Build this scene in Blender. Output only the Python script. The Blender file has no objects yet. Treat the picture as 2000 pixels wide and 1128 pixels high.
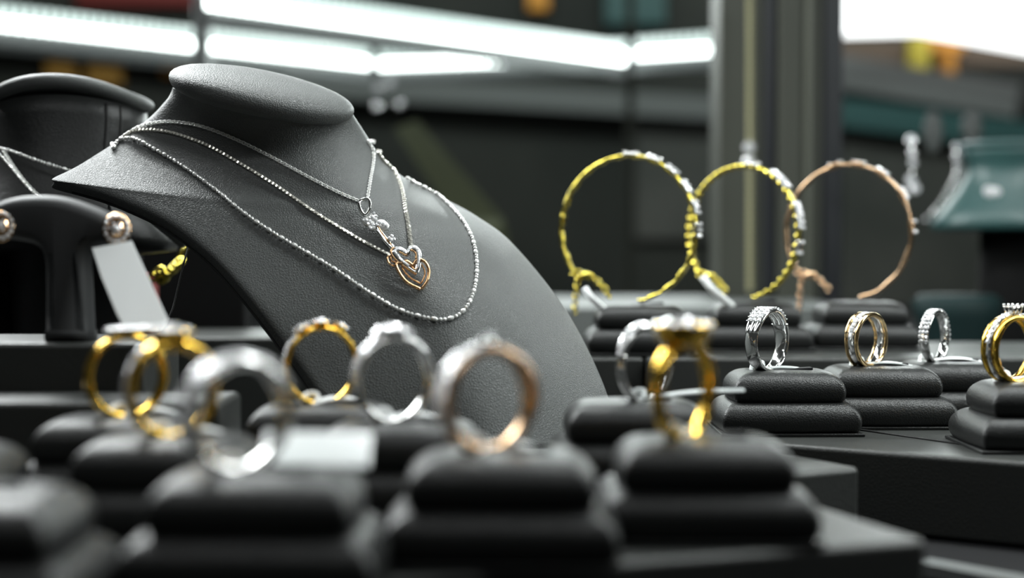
import bpy, bmesh, math, random
import numpy as np
from mathutils import Vector, Matrix
from mathutils.bvhtree import BVHTree
random.seed(7)
PI = math.pi
COL = bpy.context.scene.collection
SC = bpy.context.scene

# ------------------------------------------------------------------ camera
F = 2778.0                       # focal length in pixels of the 2000 px frame (50 mm on 36 mm)
CAMZ = 80.0                      # mm above the showcase floor
PITCH = math.atan((564 - 480) / F)
FW = Vector((0, math.cos(PITCH), -math.sin(PITCH)))
UP = Vector((0, math.sin(PITCH), math.cos(PITCH)))
RT = Vector((1, 0, 0))
CAM = Vector((0, 0, CAMZ))
cd = bpy.data.cameras.new('camera'); cam = bpy.data.objects.new('camera', cd); COL.objects.link(cam)
cam.location = CAM * 0.001
cam.rotation_euler = (PI/2 - PITCH, 0, 0)
cd.sensor_width = 36; cd.lens = 50.0; cd.clip_start = 0.005; cd.clip_end = 20
cd.dof.use_dof = True; cd.dof.focus_distance = 0.433; cd.dof.aperture_fstop = 6.1
SC.camera = cam
SC.view_settings.view_transform = 'Standard'; SC.view_settings.look = 'None'
SC.view_settings.exposure = 0.0; SC.view_settings.gamma = 1.0; SC.view_settings.use_curve_mapping = False

# ------------------------------------------------------------------ world and lamps
w = bpy.data.worlds.new('world'); SC.world = w; w.use_nodes = True
w.node_tree.nodes['Background'].inputs[0].default_value = (0.88, 0.94, 0.90, 1)
w.node_tree.nodes['Background'].inputs[1].default_value = 0.032

def area(name, loc, target, sx, sy, power, col=(1, 1, 1)):
    l = bpy.data.lights.new(name, 'AREA'); l.shape = 'RECTANGLE'
    l.size = sx / 1000; l.size_y = sy / 1000; l.energy = power; l.color = col
    o = bpy.data.objects.new(name, l); COL.objects.link(o)
    o.location = Vector(loc) / 1000
    d = (Vector(target) - Vector(loc)).normalized()
    o.rotation_euler = d.to_track_quat('-Z', 'Y').to_euler()
    return o
# the showcase's own overhead LED strips (above the frame), the shop's ceiling light, then two added lamps
area('case_strip_lamp_top', (60, 520, 450), (20, 420, 60), 900, 34, 3.8, (0.95, 1.0, 0.99))
area('case_strip_lamp_front', (-60, 150, 420), (-20, 380, 40), 700, 26, .55, (0.97, 1.0, 1.0))
area('case_strip_lamp_right', (420, 380, 330), (60, 420, 60), 30, 500, 1.8, (0.93, 1.0, 0.98))
area('shop_ceiling_lamp', (100, 1450, 700), (100, 1600, 100), 1400, 200, 6, (0.9, 1.0, 0.97))

area('added_back_lamp', (40, 1330, 330), (0, 350, 40), 1500, 40, 6.0, (0.92, 1.0, 0.98))  # added from behind for grazing sheen on the foreground tops

area('added_left_lamp', (-330, 700, 400), (0, 320, 60), 260, 260, 4.0, (0.96, 1.0, 1.0))  # added square lamp, placed for highlights on the ring bands

# ------------------------------------------------------------------ placing helpers (mm)
def W(px, py, d):
    return CAM + FW * d + RT * ((px - 1000) / F * d) + UP * ((564 - py) / F * d)
def ray(px, py):
    return (FW + RT * ((px - 1000) / F) + UP * ((564 - py) / F)).normalized()
def zr(z): return CAMZ + z       # height given relative to the camera's

# ------------------------------------------------------------------ object helpers
def tag(o, label=None, cat=None, group=None, kind=None):
    if label: o['label'] = label
    if cat: o['category'] = cat
    if group: o['group'] = group
    if kind: o['kind'] = kind
    return o
def empty(name, loc, label, cat, group=None, rz=0):
    o = bpy.data.objects.new(name, None); COL.objects.link(o)
    o.location = Vector(loc) * 0.001; o.rotation_euler = (0, 0, rz); o.empty_display_size = 0.01
    return tag(o, label, cat, group)
def link(name, me, mat=None, parent=None):
    o = bpy.data.objects.new(name, me); COL.objects.link(o)
    if mat and not me.materials: me.materials.append(mat)
    if parent: o.parent = parent
    return o
def mk(name, bm, mat, parent=None, smooth=True, bevel=0, seg=3, origin=None):
    """bmesh in mm -> object in metres; origin = mm point the parent stands at"""
    if origin is not None: bmesh.ops.translate(bm, verts=bm.verts, vec=-Vector(origin))
    bmesh.ops.scale(bm, verts=bm.verts, vec=(0.001,) * 3)
    bmesh.ops.recalc_face_normals(bm, faces=bm.faces)
    me = bpy.data.meshes.new(name); bm.to_mesh(me); bm.free()
    if smooth: me.polygons.foreach_set('use_smooth', [True] * len(me.polygons))
    o = link(name, me, mat, parent)
    if bevel:
        m = o.modifiers.new('bevel', 'BEVEL'); m.width = bevel * 0.001; m.segments = seg; m.limit_method = 'ANGLE'; m.angle_limit = 0.6
        m.harden_normals = True
    return o
def grid_faces(bm, rows, closed_u=False, closed_v=False):
    nv = len(rows); nu = len(rows[0])
    for i in range(nv if closed_v else nv - 1):
        a, b = rows[i], rows[(i + 1) % nv]
        for j in range(nu if closed_u else nu - 1):
            k = (j + 1) % nu
            try: bm.faces.new((a[j], a[k], b[k], b[j]))
            except ValueError: pass
def box(bm, c, s, M=None):
    v = []
    for x in (-.5, .5):
        for y in (-.5, .5):
            for z in (-.5, .5):
                p = Vector((x * s[0], y * s[1], z * s[2]))
                if M: p = M @ p
                v.append(bm.verts.new(p + Vector(c)))
    for f in ((0, 1, 3, 2), (4, 6, 7, 5), (0, 4, 5, 1), (2, 3, 7, 6), (0, 2, 6, 4), (1, 5, 7, 3)):
        bm.faces.new([v[i] for i in f])
def prism(bm, pts, z0, z1):
    a = [bm.verts.new((x, y, z0)) for x, y in pts]; b = [bm.verts.new((x, y, z1)) for x, y in pts]
    n = len(pts)
    bm.faces.new(a[::-1]); bm.faces.new(b)
    for i in range(n): bm.faces.new((a[i], a[(i + 1) % n], b[(i + 1) % n], b[i]))
def frame_of(t, hint=Vector((0, 0, 1))):
    t = t.normalized(); s = t.cross(hint)
    if s.length < 1e-4: s = t.cross(Vector((1, 0, 0)))
    s.normalize(); return t, s, s.cross(t).normalized()
def tube(bm, pts, r, n=8, closed=False, flat=1.0, hint=Vector((0, 0, 1))):
    rows = []; m = len(pts)
    for i, p in enumerate(pts):
        t = pts[(i + 1) % m] - pts[i - 1] if closed else pts[min(i + 1, m - 1)] - pts[max(i - 1, 0)]
        t, s, u = frame_of(t, hint)
        rr = r(i / (m - 1)) if callable(r) else r
        rows.append([bm.verts.new(p + s * math.cos(k * 2 * PI / n) * rr + u * math.sin(k * 2 * PI / n) * rr * flat) for k in range(n)])
    grid_faces(bm, rows, True, closed)
    if not closed:
        bm.faces.new(rows[0]); bm.faces.new(rows[-1][::-1])
def sphere(bm, c, r, n=8, sc=(1, 1, 1), M=None):
    geo = bmesh.ops.create_uvsphere(bm, u_segments=n, v_segments=max(4, n // 2 + 1), radius=r)
    for v in geo['verts']:
        p = Vector((v.co.x * sc[0], v.co.y * sc[1], v.co.z * sc[2]))
        if M: p = M @ p
        v.co = p + Vector(c)
def lathe(bm, prof, n=48, sx=1, sy=1, M=None, c=(0, 0, 0)):
    rows = []
    for r, z in prof:
        row = []
        for k in range(n):
            p = Vector((r * math.cos(k * 2 * PI / n) * sx, r * math.sin(k * 2 * PI / n) * sy, z))
            if M: p = M @ p
            row.append(bm.verts.new(p + Vector(c)))
        rows.append(row)
    grid_faces(bm, rows, True)
    bm.faces.new(rows[0]); bm.faces.new(rows[-1][::-1])
def catmull(P, n):
    P = [Vector(p) for p in P]; out = []
    Q = [P[0] * 2 - P[1]] + P + [P[-1] * 2 - P[-2]]
    for i in range(1, len(Q) - 2):
        for k in range(n):
            t = k / n; a, b, c, d = Q[i - 1], Q[i], Q[i + 1], Q[i + 2]
            out.append(.5 * ((2 * b) + (c - a) * t + (2 * a - 5 * b + 4 * c - d) * t * t + (3 * b - a - 3 * c + d) * t ** 3))
    out.append(P[-1]); return out
def resample(P, step):
    out = [P[0].copy()]; acc = 0
    for a, b in zip(P[:-1], P[1:]):
        L = (b - a).length
        if L < 1e-9: continue
        pos = step - acc
        while pos <= L:
            out.append(a.lerp(b, pos / L)); pos += step
        acc = (acc + L) % step
    return out

# ------------------------------------------------------------------ materials
def pmat(name, col, rough=.5, metal=0, spec=.5, emit=None, es=0, coat=0, trans=0, ior=None, sheen=0):
    m = bpy.data.materials.new(name); m.use_nodes = True
    b = m.node_tree.nodes['Principled BSDF']; I = b.inputs
    I['Base Color'].default_value = (*col, 1); I['Roughness'].default_value = rough; I['Metallic'].default_value = metal
    I['Specular IOR Level'].default_value = spec; I['Coat Weight'].default_value = coat
    I['Transmission Weight'].default_value = trans; I['Sheen Weight'].default_value = sheen
    if ior: I['IOR'].default_value = ior
    if emit: I['Emission Color'].default_value = (*emit, 1); I['Emission Strength'].default_value = es
    return m
def grain(m, scale, dist, strength=.6, mix=.5, colvar=0.0):
    nt = m.node_tree; N = nt.nodes; L = nt.links; b = N['Principled BSDF']
    tc = N.new('ShaderNodeTexCoord'); v = N.new('ShaderNodeTexVoronoi'); v.feature = 'DISTANCE_TO_EDGE'; v.inputs['Scale'].default_value = scale
    n0 = N.new('ShaderNodeTexNoise'); n0.inputs['Scale'].default_value = scale * .7; n0.inputs['Detail'].default_value = 2
    mx = N.new('ShaderNodeMixRGB'); mx.inputs[0].default_value = .0012
    # wobble the coordinates so that the cells look like hide
    add = N.new('ShaderNodeVectorMath'); add.operation = 'MULTIPLY_ADD'
    add.inputs[1].default_value = (1.1 / scale,) * 3
    L.new(tc.outputs['Object'], n0.inputs['Vector'])
    L.new(n0.outputs['Color'], add.inputs[0]); L.new(tc.outputs['Object'], add.inputs[2])
    L.new(add.outputs[0], v.inputs['Vector'])
    r = N.new('ShaderNodeMapRange'); r.inputs['From Max'].default_value = .28
    L.new(v.outputs['Distance'], r.inputs['Value'])
    n1 = N.new('ShaderNodeTexNoise'); n1.inputs['Scale'].default_value = scale * 2.2; n1.inputs['Detail'].default_value = 3
    L.new(tc.outputs['Object'], n1.inputs['Vector'])
    ad = N.new('ShaderNodeMath'); ad.operation = 'MULTIPLY_ADD'; ad.inputs[1].default_value = .6
    L.new(n1.outputs['Fac'], ad.inputs[0]); L.new(r.outputs[0], ad.inputs[2])
    bp = N.new('ShaderNodeBump'); bp.inputs['Distance'].default_value = dist; bp.inputs['Strength'].default_value = strength
    L.new(ad.outputs[0], bp.inputs['Height']); L.new(bp.outputs[0], b.inputs['Normal'])
    N.remove(mx)
    return m
def mottle(m, scale, c1, c2):
    nt = m.node_tree; N = nt.nodes; L = nt.links; b = N['Principled BSDF']
    tc = N.new('ShaderNodeTexCoord'); n = N.new('ShaderNodeTexNoise'); n.inputs['Scale'].default_value = scale; n.inputs['Detail'].default_value = 4
    r = N.new('ShaderNodeValToRGB'); r.color_ramp.elements[0].color = (*c1, 1); r.color_ramp.elements[1].color = (*c2, 1)
    r.color_ramp.elements[0].position = .35; r.color_ramp.elements[1].position = .65
    L.new(tc.outputs['Object'], n.inputs['Vector']); L.new(n.outputs['Fac'], r.inputs[0]); L.new(r.outputs[0], b.inputs['Base Color'])
    return m
M = {}
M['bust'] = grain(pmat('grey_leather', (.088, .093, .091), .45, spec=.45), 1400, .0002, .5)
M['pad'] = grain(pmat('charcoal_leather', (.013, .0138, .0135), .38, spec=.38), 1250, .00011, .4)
M['tray'] = grain(pmat('tray_leather', (.030, .032, .030), .42, spec=.5), 900, .0001, .45)
M['velvet'] = pmat('black_suede', (.013, .013, .014), .85, spec=.2, sheen=.1)
M['lining'] = pmat('black_lining', (.006, .006, .006), .9, spec=.1)
M['silver'] = pmat('white_gold', (.92, .92, .91), .11, 1)
M['chain'] = pmat('silver_chain', (.93, .93, .91), .28, .55)
M['gold'] = pmat('yellow_gold', (.90, .57, .09), .14, 1)
M['lime'] = pmat('pale_yellow_gold', (.74, .61, .11), .2, 1)
M['rose'] = pmat('rose_gold', (.88, .56, .31), .15, 1)
M['warm'] = pmat('warm_gold', (.92, .68, .36), .14, 1)
M['bronze'] = pmat('brushed_rose_gold', (.66, .44, .27), .25, 1)
M['gem'] = pmat('diamond', (.97, .98, 1.0), .07, .35, spec=1.0, coat=1.0)
M['tagw'] = pmat('white_plastic', (.90, .92, .92), .35)
M['tagc'] = pmat('frosted_plastic', (.62, .66, .66), .3, trans=.3)
M['floor'] = mottle(pmat('black_floor', (.006, .006, .007), .6, spec=.3), 18, (.003, .003, .004), (.007, .007, .008))
M['wall'] = mottle(pmat('dark_wall', (.02, .02, .02), .7, spec=.2), 3.0, (.020, .023, .020), (.042, .044, .038))
M['alu'] = pmat('dull_aluminium', (.20, .21, .21), .45, .6)
M['post'] = pmat('olive_grey_post', (.040, .043, .032), .65, 0)
M['trim'] = pmat('worn_trim', (.12, .125, .10), .5, .2)
M['postd'] = pmat('near_black_post', (.008, .010, .014), .5)
M['grey'] = pmat('grey_ledge', (.13, .14, .135), .55)
M['led'] = pmat('led', (.8, .8, .8), .4, emit=(.90, 1.0, .97), es=8.0)
M['ledghost'] = pmat('led_reflection', (.8, .8, .8), .4, emit=(.74, .97, .90), es=1.0)
M['panel'] = pmat('light_panel', (.9, .9, .9), .4, emit=(.97, 1.0, 1.0), es=2.2)
M['teal'] = pmat('teal_tinted_leather', (.03, .085, .082), .4, spec=.6)
M['orange'] = pmat('amber_card', (.62, .27, .03), .6)
M['amberd'] = pmat('dark_amber_card', (.30, .15, .02), .6)
M['yellow'] = pmat('mustard_card', (.50, .42, .04), .6)
M['red'] = pmat('oxblood_card', (.20, .025, .02), .6)
M['chainb'] = pmat('box_chain_silver', (.90, .88, .80), .22, .7)
M['olive'] = pmat('olive_cloth', (.065, .075, .03), .8)
M['dullgold'] = pmat('dull_gold', (.46, .44, .27), .38, .8)
M['gloss'] = pmat('glossy_plastic', (.78, .81, .81), .10, spec=1.0, coat=1.0)
M['tealdim'] = pmat('dimmed_teal_leather', (.008, .024, .024), .6, spec=.3)
M['board'] = mottle(pmat('grey_board', (.05, .05, .045), .6), 5, (.035, .04, .034), (.085, .085, .075))
M['brown'] = pmat('brown_board', (.10, .07, .045), .6)
M['glass'] = pmat('clear_acrylic', (.85, .95, .93), .08, trans=.85, ior=1.35)
M['stitch'] = pmat('dark_thread', (.012, .012, .012), .6)

# ------------------------------------------------------------------ shared small meshes
def gem_mesh():
    bm = bmesh.new(); n = 8
    prof = [(0.56, .42), (0.82, .28), (1.0, .06), (1.0, 0.0), (.5, -.45)]
    rows = [[bm.verts.new((r * math.cos((k + (i % 2) * .5) * 2 * PI / n), r * math.sin((k + (i % 2) * .5) * 2 * PI / n), z)) for k in range(n)] for i, (r, z) in enumerate(prof)]
    for i in range(len(rows) - 1):
        a, b = rows[i], rows[i + 1]
        for j in range(n):
            k = (j + 1) % n
            if i % 2 == 0:
                bm.faces.new((a[j], b[j], a[k])); bm.faces.new((a[k], b[j], b[k]))
            else:
                bm.faces.new((a[j], b[j], b[k])); bm.faces.new((a[j], b[k], a[k]))
    bm.faces.new(rows[0][::-1]); bm.faces.new(rows[-1])
    bmesh.ops.recalc_face_normals(bm, faces=bm.faces)
    me = bpy.data.meshes.new('diamond'); bm.to_mesh(me); bm.free(); me.materials.append(M['gem']); return me
GEM = gem_mesh()
def baguette_mesh():
    bm = bmesh.new(); box(bm, (0, 0, 0), (2, 2, .7)); bmesh.ops.bevel(bm, geom=bm.edges[:], offset=.3, segments=1, affect='EDGES')
    me = bpy.data.meshes.new('square_diamond'); bm.to_mesh(me); bm.free(); me.materials.append(M['gem']); return me
BAG = baguette_mesh()
def stone(parent, p, nrm, r, mesh=None, spin=None, xdir=None):
    """p, r in mm in the parent's space"""
    n = Vector(nrm).normalized(); h = Vector(xdir) if xdir is not None else Vector((.3, .9, .2))
    x = (h - n * h.dot(n)).normalized(); y = n.cross(x)
    R = Matrix((x, y, n)).transposed().to_4x4()
    if spin is None: spin = random.uniform(0, PI / 4) if mesh is None else 0
    o = bpy.data.objects.new('diamond', mesh or GEM); COL.objects.link(o); o.parent = parent
    o.matrix_local = Matrix.Translation(Vector(p) * .001) @ R @ Matrix.Rotation(spin + random.uniform(-.05, .05), 4, 'Z') @ Matrix.Rotation(random.uniform(-.16, .16), 4, 'X') @ Matrix.Diagonal((r * .001, r * .001, r * .001, 1))
    return o

# ================================================================== the setting
def structure(name, bm, mat, **k):
    return tag(mk(name, bm, mat, **k), kind='structure')
bm = bmesh.new(); box(bm, (0, 900, -5), (3200, 2200, 10)); structure('floor', bm, M['floor'], smooth=False)
bm = bmesh.new(); box(bm, (0, 1905, 600), (3200, 10, 1300)); structure('wall_back', bm, M['wall'], smooth=False)

# ------------------------------------------------------------------ trays and risers
def tray(name, pts, ztop, zbot, label, group=None, mat=None, bevel=1.6, cat='tray'):
    bm = bmesh.new(); prism(bm, pts, zr(zbot), zr(ztop))
    c = sum((Vector((x, y, 0)) for x, y in pts), Vector()) / len(pts); c.z = zr(zbot)
    o = mk(name, bm, mat or M['tray'], bevel=bevel, seg=4, origin=c); o.location = c * .001
    return tag(o, label, cat, group)
ZT, ZP = -57.0, -38.5
tray('display_tray', [(81, 275), (65, 319), (-22, 301), (-22, 241.5)], ZT, -80, 'dark leather display tray in the foreground with its pale corner pointing right')
tray('display_tray', [(-25, 205), (-25, 300), (-140, 300), (-140, 205)], ZT, -80, 'dark tray under the blurred ring stands at the lower left')
tray('display_tray', [(-11, 303), (-11, 361), (-66, 361), (-66, 334), (-140, 334), (-140, 303)], ZT, -80, 'dark tray in shadow beneath the two rings left of centre')
tray('display_tray', [(90, 366), (72, 397), (6, 371), (6, 321)], ZT, -80, 'small dark tray whose sharp corner shows between foreground stand and long right tray')
tray('display_tray', [(44, 430), (214, 326), (290, 420), (170, 517), (92, 511)], ZT, -80, 'long grey leather tray carrying four sharp rings at the right')
tray('bust_tray', [(-70, 374), (4, 374), (60, 399), (41, 430), (41, 480), (-70, 480)], ZT - 3, -80, 'dark tray under the large grey necklace bust')
tray('display_riser', [(-175, 364), (-94, 364), (-94, 402), (-175, 402)], -24.8, -80, 'low black riser carrying the earring stand at the left edge', cat='riser')
tray('display_riser', [(-175, 336), (-69, 336), (-69, 362), (-175, 362)], -37.0, -80, 'lower black step in front of the earring stand riser', cat='riser')
tray('display_riser', [(49.6, 522), (270, 522), (270, 610), (49.6, 610)], -41, -80, 'raised dark leather step carrying the three bangles', cat='riser')
tray('display_riser', [(12, 526), (48.8, 526), (48.8, 610), (12, 610)], -41.3, -80, 'short raised step beside the right edge of the large bust', cat='riser')
tray('display_riser', [(10, 705), (170, 705), (172, 822), (119, 822), (119, 880), (10, 880)], -30.5, -80, 'pale grey lit riser top running behind the bangles', mat=M['grey'], cat='riser')
# seam line on the long tray
bm = bmesh.new(); box(bm, (0, 0, 0), (60, 1.1, .5), Matrix.Rotation(math.radians(-56), 3, 'Z'))
o = mk('tray_seam', bm, M['stitch']); o.location = (.116, .426, (zr(ZT) + .2) * .001); o.parent = None
tag(o, 'thin black seam strip on the long right tray between two stands', 'strip')

# ------------------------------------------------------------------ cushion stands
def cushion(bm, L, D, h, z0, inset=5.5, rc=1.6):
    """pillow: long L (x), deep D (y), height h from z0; mitred corners, strongly rounded upper edge, tucked lower edge"""
    prof = []
    for k in range(5):                     # lower tuck
        a = -PI / 2 + k / 4 * PI / 2; prof.append((1.6 * (1 - math.cos(a)), h * .36 * (1 + math.sin(a))))
    for k in range(1, 10):                 # long upper shoulder
        a = k / 9 * PI / 2; prof.append((inset * (1 - math.cos(a)), h * .36 + h * .64 * math.sin(a)))
    rows = []
    for ins, z in prof:
        hx, hy = L / 2 - ins, D / 2 - ins
        row = []
        for qx, qy, a0 in ((1, 1, 0), (-1, 1, PI / 2), (-1, -1, PI), (1, -1, 1.5 * PI)):
            for k in range(6):
                a = a0 + k / 5 * PI / 2
                row.append((qx * (hx - rc) + rc * math.cos(a), qy * (hy - rc) + rc * math.sin(a)))
            # slight belly along the next side
            x0, y0 = row[-1]
            nx, ny = {(1, 1): (-1, 1), (-1, 1): (-1, -1), (-1, -1): (1, -1), (1, -1): (1, 1)}[(qx, qy)]
            x1, y1 = nx * (hx - rc) + rc * math.cos(a0 + PI / 2), ny * (hy - rc) + rc * math.sin(a0 + PI / 2)
            ox, oy = math.cos(a0 + PI / 2), math.sin(a0 + PI / 2)
            for t in (.2, .4, .6, .8):
                b = .8 * (4 * t * (1 - t))
                row.append((x0 + (x1 - x0) * t + ox * b, y0 + (y1 - y0) * t + oy * b))
        rows.append([bm.verts.new((x, y, z0 + z)) for x, y in row])
    grid_faces(bm, rows, True)
    bm.faces.new(rows[0])
    # top: fan with slight dome
    top = rows[-1]; c = bm.verts.new((0, 0, z0 + h + .25))
    for i in range(len(top)): bm.faces.new((top[i], top[(i + 1) % len(top)], c))
def stand_mesh():
    out = []
    bm = bmesh.new(); cushion(bm, 42, 33, 9.0, .9); out.append(('lower_cushion', bm, M['pad']))
    bm = bmesh.new(); cushion(bm, 34, 26, 9.2, 9.5, inset=6.5); out.append(('upper_cushion', bm, M['pad']))
    bm = bmesh.new(); box(bm, (0, 0, .5), (43, 34, 1.0)); out.append(('base_board', bm, M['pad']))
    bm = bmesh.new(); box(bm, (2.5, 0, 18.75), (13, 3.6, .9), Matrix.Rotation(math.radians(-3), 3, 'Y')); out.append(('slot_flap', bm, M['velvet']))
    return out
_first = {}
def stand(px_x, y, z, label, rz=0.0, group='two-tier cushion stands on the trays', s=1.0):
    root = empty('cushion_stand', (px_x, y, zr(z)), label, 'display stand', group, rz)
    root.scale = (s, s, 1)
    for nm, bm, m in stand_mesh() if not _first else [(n, None, None) for n in _first]:
        if bm is not None:
            o = mk(nm, bm, m, root, bevel=.35 if nm in ('base_board', 'slot_flap') else 0)
            _first.setdefault('_' + nm, None)
            _tmp.append((nm, o))
        else:
            src = _first[nm]; o = src.copy(); COL.objects.link(o); o.parent = root
    if _tmp:
        for nm, o in _tmp: _first[nm] = o
        for k in [k for k in _first if k.startswith('_')]: del _first[k]
        _tmp.clear()
    return root
_tmp = []

# ------------------------------------------------------------------ rings
def sweep_band(bm, R, cz, w, t, off=lambda a: 0, a0=-PI, a1=PI, n=96, rb=lambda a: 0, p=3.0, m=12):
    """band in the XZ plane about (0,0,cz); a measured from the top"""
    closed = abs((a1 - a0) - 2 * PI) < 1e-6; rows = []
    cnt = n if closed else n + 1
    for i in range(cnt):
        a = a0 + (a1 - a0) * i / n
        ww = w(a) if callable(w) else w; tt = t(a) if callable(t) else t
        rad = Vector((math.sin(a), 0, math.cos(a))); rc = R + rb(a) - tt / 2
        row = []
        for k in range(m):
            q = k / m * 2 * PI; c, s = math.cos(q), math.sin(q)
            cx = math.copysign(abs(c) ** (2 / p), c) * ww / 2; sy = math.copysign(abs(s) ** (2 / p), s) * tt / 2
            row.append(bm.verts.new(rad * (rc + sy) + Vector((0, off(a) + cx, cz))))
        rows.append(row)
    grid_faces(bm, rows, True, closed)
    if not closed: bm.faces.new(rows[0]); bm.faces.new(rows[-1][::-1])
def bump(a, c, wd): return math.exp(-((a - c) / wd) ** 2)
def ring_root(x, y, label, theta, z=ZP, lean=0, name='ring'):
    r = empty(name, (x, y, zr(z) - .6), label, 'ring'); r.rotation_euler = (lean, 0, math.radians(theta)); return r
def stone_row(setting, R, cz, a0, a1, n, r, off=0, rb=lambda a: 0, mesh=None):
    for i in range(n):
        a = a0 + (a1 - a0) * (i / (n - 1) if n > 1 else .5)
        o = off(a) if callable(off) else off
        stone(setting, Vector((math.sin(a), 0, math.cos(a))) * (R + rb(a) + r * .12) + Vector((0, o, cz)), (math.sin(a), 0, math.cos(a)), r, mesh, xdir=(0, 1, 0))
def prong_row(bm, R, cz, a0, a1, n, r, half, off=0, rb=lambda a: 0):
    for i in range(n):
        a = a0 + (a1 - a0) * (i / (n - 1))
        o = off(a) if callable(off) else off
        for s in (-1, 1):
            sphere(bm, Vector((math.sin(a), 0, math.cos(a))) * (R + rb(a) + r * .6) + Vector((0, o + s * half, cz)), r, 6)
def price_tag(root, x0=-3, length=20, droop=1.5, ydir=0.0, loop=True, mat=None, z=.9, w=3.0):
    bm = bmesh.new()
    if loop:
        pts = [Vector((x0 + 2.0 * math.cos(q), 1.6 * math.sin(q) , 1.5 + 1.5 * math.sin(q * 1.0 + .6))) for q in [k * 2 * PI / 20 for k in range(20)]]
        tube(bm, pts, .55, 6, closed=True, flat=1.6)
    # strap
    rows = []
    for i in range(13):
        t = i / 12; x = x0 + 1 + length * t; ww = w * (.4 + .6 * min(1, t * 2.2)) * (1 if t < .8 else 1 - (t - .8) * 2.6)
        zz = z + 1.2 * math.sin(PI * t) - droop * t * t
        yy = ydir * t * length
        rows.append([bm.verts.new((x, yy - ww / 2, zz)), bm.verts.new((x, yy + ww / 2, zz + .4)), bm.verts.new((x, yy + ww / 2, zz + .05)), bm.verts.new((x, yy - ww / 2, zz - .35))])
    grid_faces(bm, rows, True); bm.faces.new(rows[0]); bm.faces.new(rows[-1][::-1])
    o = mk('price_tag', bm, mat or M['tagc'], root); o['label'] = 'pale plastic tie tag looped round the ring'
    return o

def unrot(root, o):   # tags lie along the stand, not along the ring
    o.rotation_euler = (0, 0, -root.rotation_euler.z)

# -- 1. white gold ring with three stone rows (sharp, front right)
stand(84, 440, ZT, 'sharp cushion stand carrying the three-row white gold ring')
R1 = ring_root(79, 440, 'wide white gold ring with three rows of diamonds on the sharp stand right of centre', 48)
Rr = 9.6; cz = Rr
bm = bmesh.new(); sweep_band(bm, Rr, cz, lambda a: 4.4 + 2.6 * bump(a, 0, 1.25), lambda a: 1.4, a0=.95, a1=2 * PI - .95, n=80)
mk('band', bm, M['silver'], R1)
for k, o0 in enumerate((-2.15, 0, 2.15)):
    bm = bmesh.new(); sweep_band(bm, Rr + .3, cz, 1.75, 1.7, off=lambda a, o0=o0: o0 * (1 - .28 * abs(a)), a0=-1.25, a1=1.25, n=40, rb=lambda a: .5 * bump(a, 0, .6), p=2.2)
    b = mk('stone_rail', bm, M['silver'], R1)
    offf = lambda a, o0=o0: o0 * (1 - .28 * abs(a))
    bm = bmesh.new(); prong_row(bm, Rr + .3, cz, -.86, .86, 12, .26, .74, offf, lambda a: .5 * bump(a, 0, .6)); mk('prongs', bm, M['silver'], b)
    stone_row(b, Rr + .3, cz, -.8, .8, 11, .72, offf, lambda a: .5 * bump(a, 0, .6))
unrot(R1, price_tag(R1, -3, 23, 3.5))

# -- 2. two-tone channel ring
stand(118, 456, ZT, 'cushion stand carrying the two-tone channel ring')
R2 = ring_root(113.5, 455, 'two-tone gold ring with a channel of square diamonds, second from right among the sharp rings', 42)
Rr = 9.0; cz = Rr
for s in (-1, 1):
    bm = bmesh.new(); sweep_band(bm, Rr, cz, 1.1, 1.5, off=lambda a, s=s: s * (1.85 + .3 * bump(a, 0, 1)), p=2.4); mk('gold_rail', bm, M['warm'], R2)
bm = bmesh.new(); sweep_band(bm, Rr - .35, cz, 3.0, 1.0); ch = mk('channel', bm, M['silver'], R2)
stone_row(ch, Rr - .35, cz, -1.35, 1.35, 14, .82, 0, mesh=BAG)
unrot(R2, price_tag(R2, -3, 21, 1.6))

# -- 3. far silver pave ring
stand(146, 473, ZT, 'cushion stand carrying the far silver pave ring')
R3 = ring_root(140.5, 472, 'silver ring covered in pave diamonds standing behind and left of the gold double ring', 50)
Rr = 9.0; cz = Rr
bm = bmesh.new(); sweep_band(bm, Rr, cz, lambda a: 3.0 + 1.0 * bump(a, 0, 1.4), 1.3); b = mk('band', bm, M['silver'], R3)
for o0 in (-1.1, 0, 1.1):
    stone_row(b, Rr, cz, -1.7, 1.7, 21, .62, o0)
unrot(R3, price_tag(R3, -3, 22, 1.5, mat=M['tagw']))

# -- 4. gold double band with princess cluster (right edge)
stand(150, 404, ZT, 'sharp cushion stand cut off by the right edge of the photo')
R4 = ring_root(142.5, 404, 'yellow gold double band ring with raised four-stone head at the right edge', 28)
Rr = 9.8; cz = Rr
for s in (-1, 1):
    bm = bmesh.new(); sweep_band(bm, Rr, cz, 2.0, 1.5, off=lambda a, s=s: s * 2.1, p=2.6); mk('gold_band', bm, M['gold'], R4)
bm = bmesh.new(); sweep_band(bm, Rr + .2, cz, 2.0, 1.5, rb=lambda a: .5 * bump(a, 0, .5), p=2.4); b = mk('white_gold_band', bm, M['silver'], R4)
bm = bmesh.new(); prong_row(bm, Rr + .2, cz, -1.35, 1.35, 17, .22, .8, 0, lambda a: .5 * bump(a, 0, .5)); mk('prongs', bm, M['silver'], b)
stone_row(b, Rr + .2, cz, -1.3, -.22, 9, .74, 0, lambda a: .5 * bump(a, 0, .5)); stone_row(b, Rr + .2, cz, .22, 1.3, 9, .74, 0, lambda a: .5 * bump(a, 0, .5))
bm = bmesh.new()
for x in (-1.75, 0, 1.75):
    for y in (-1.75, 0, 1.75):
        tube(bm, [Vector((x * .55, y * .55, 2 * Rr - .2)), Vector((x, y, 2 * Rr + 1.6)), Vector((x, y, 2 * Rr + 2.7))], .26, 6)
        sphere(bm, (x, y, 2 * Rr + 2.75), .42, 7)
hd = mk('head', bm, M['silver'], R4)
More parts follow.
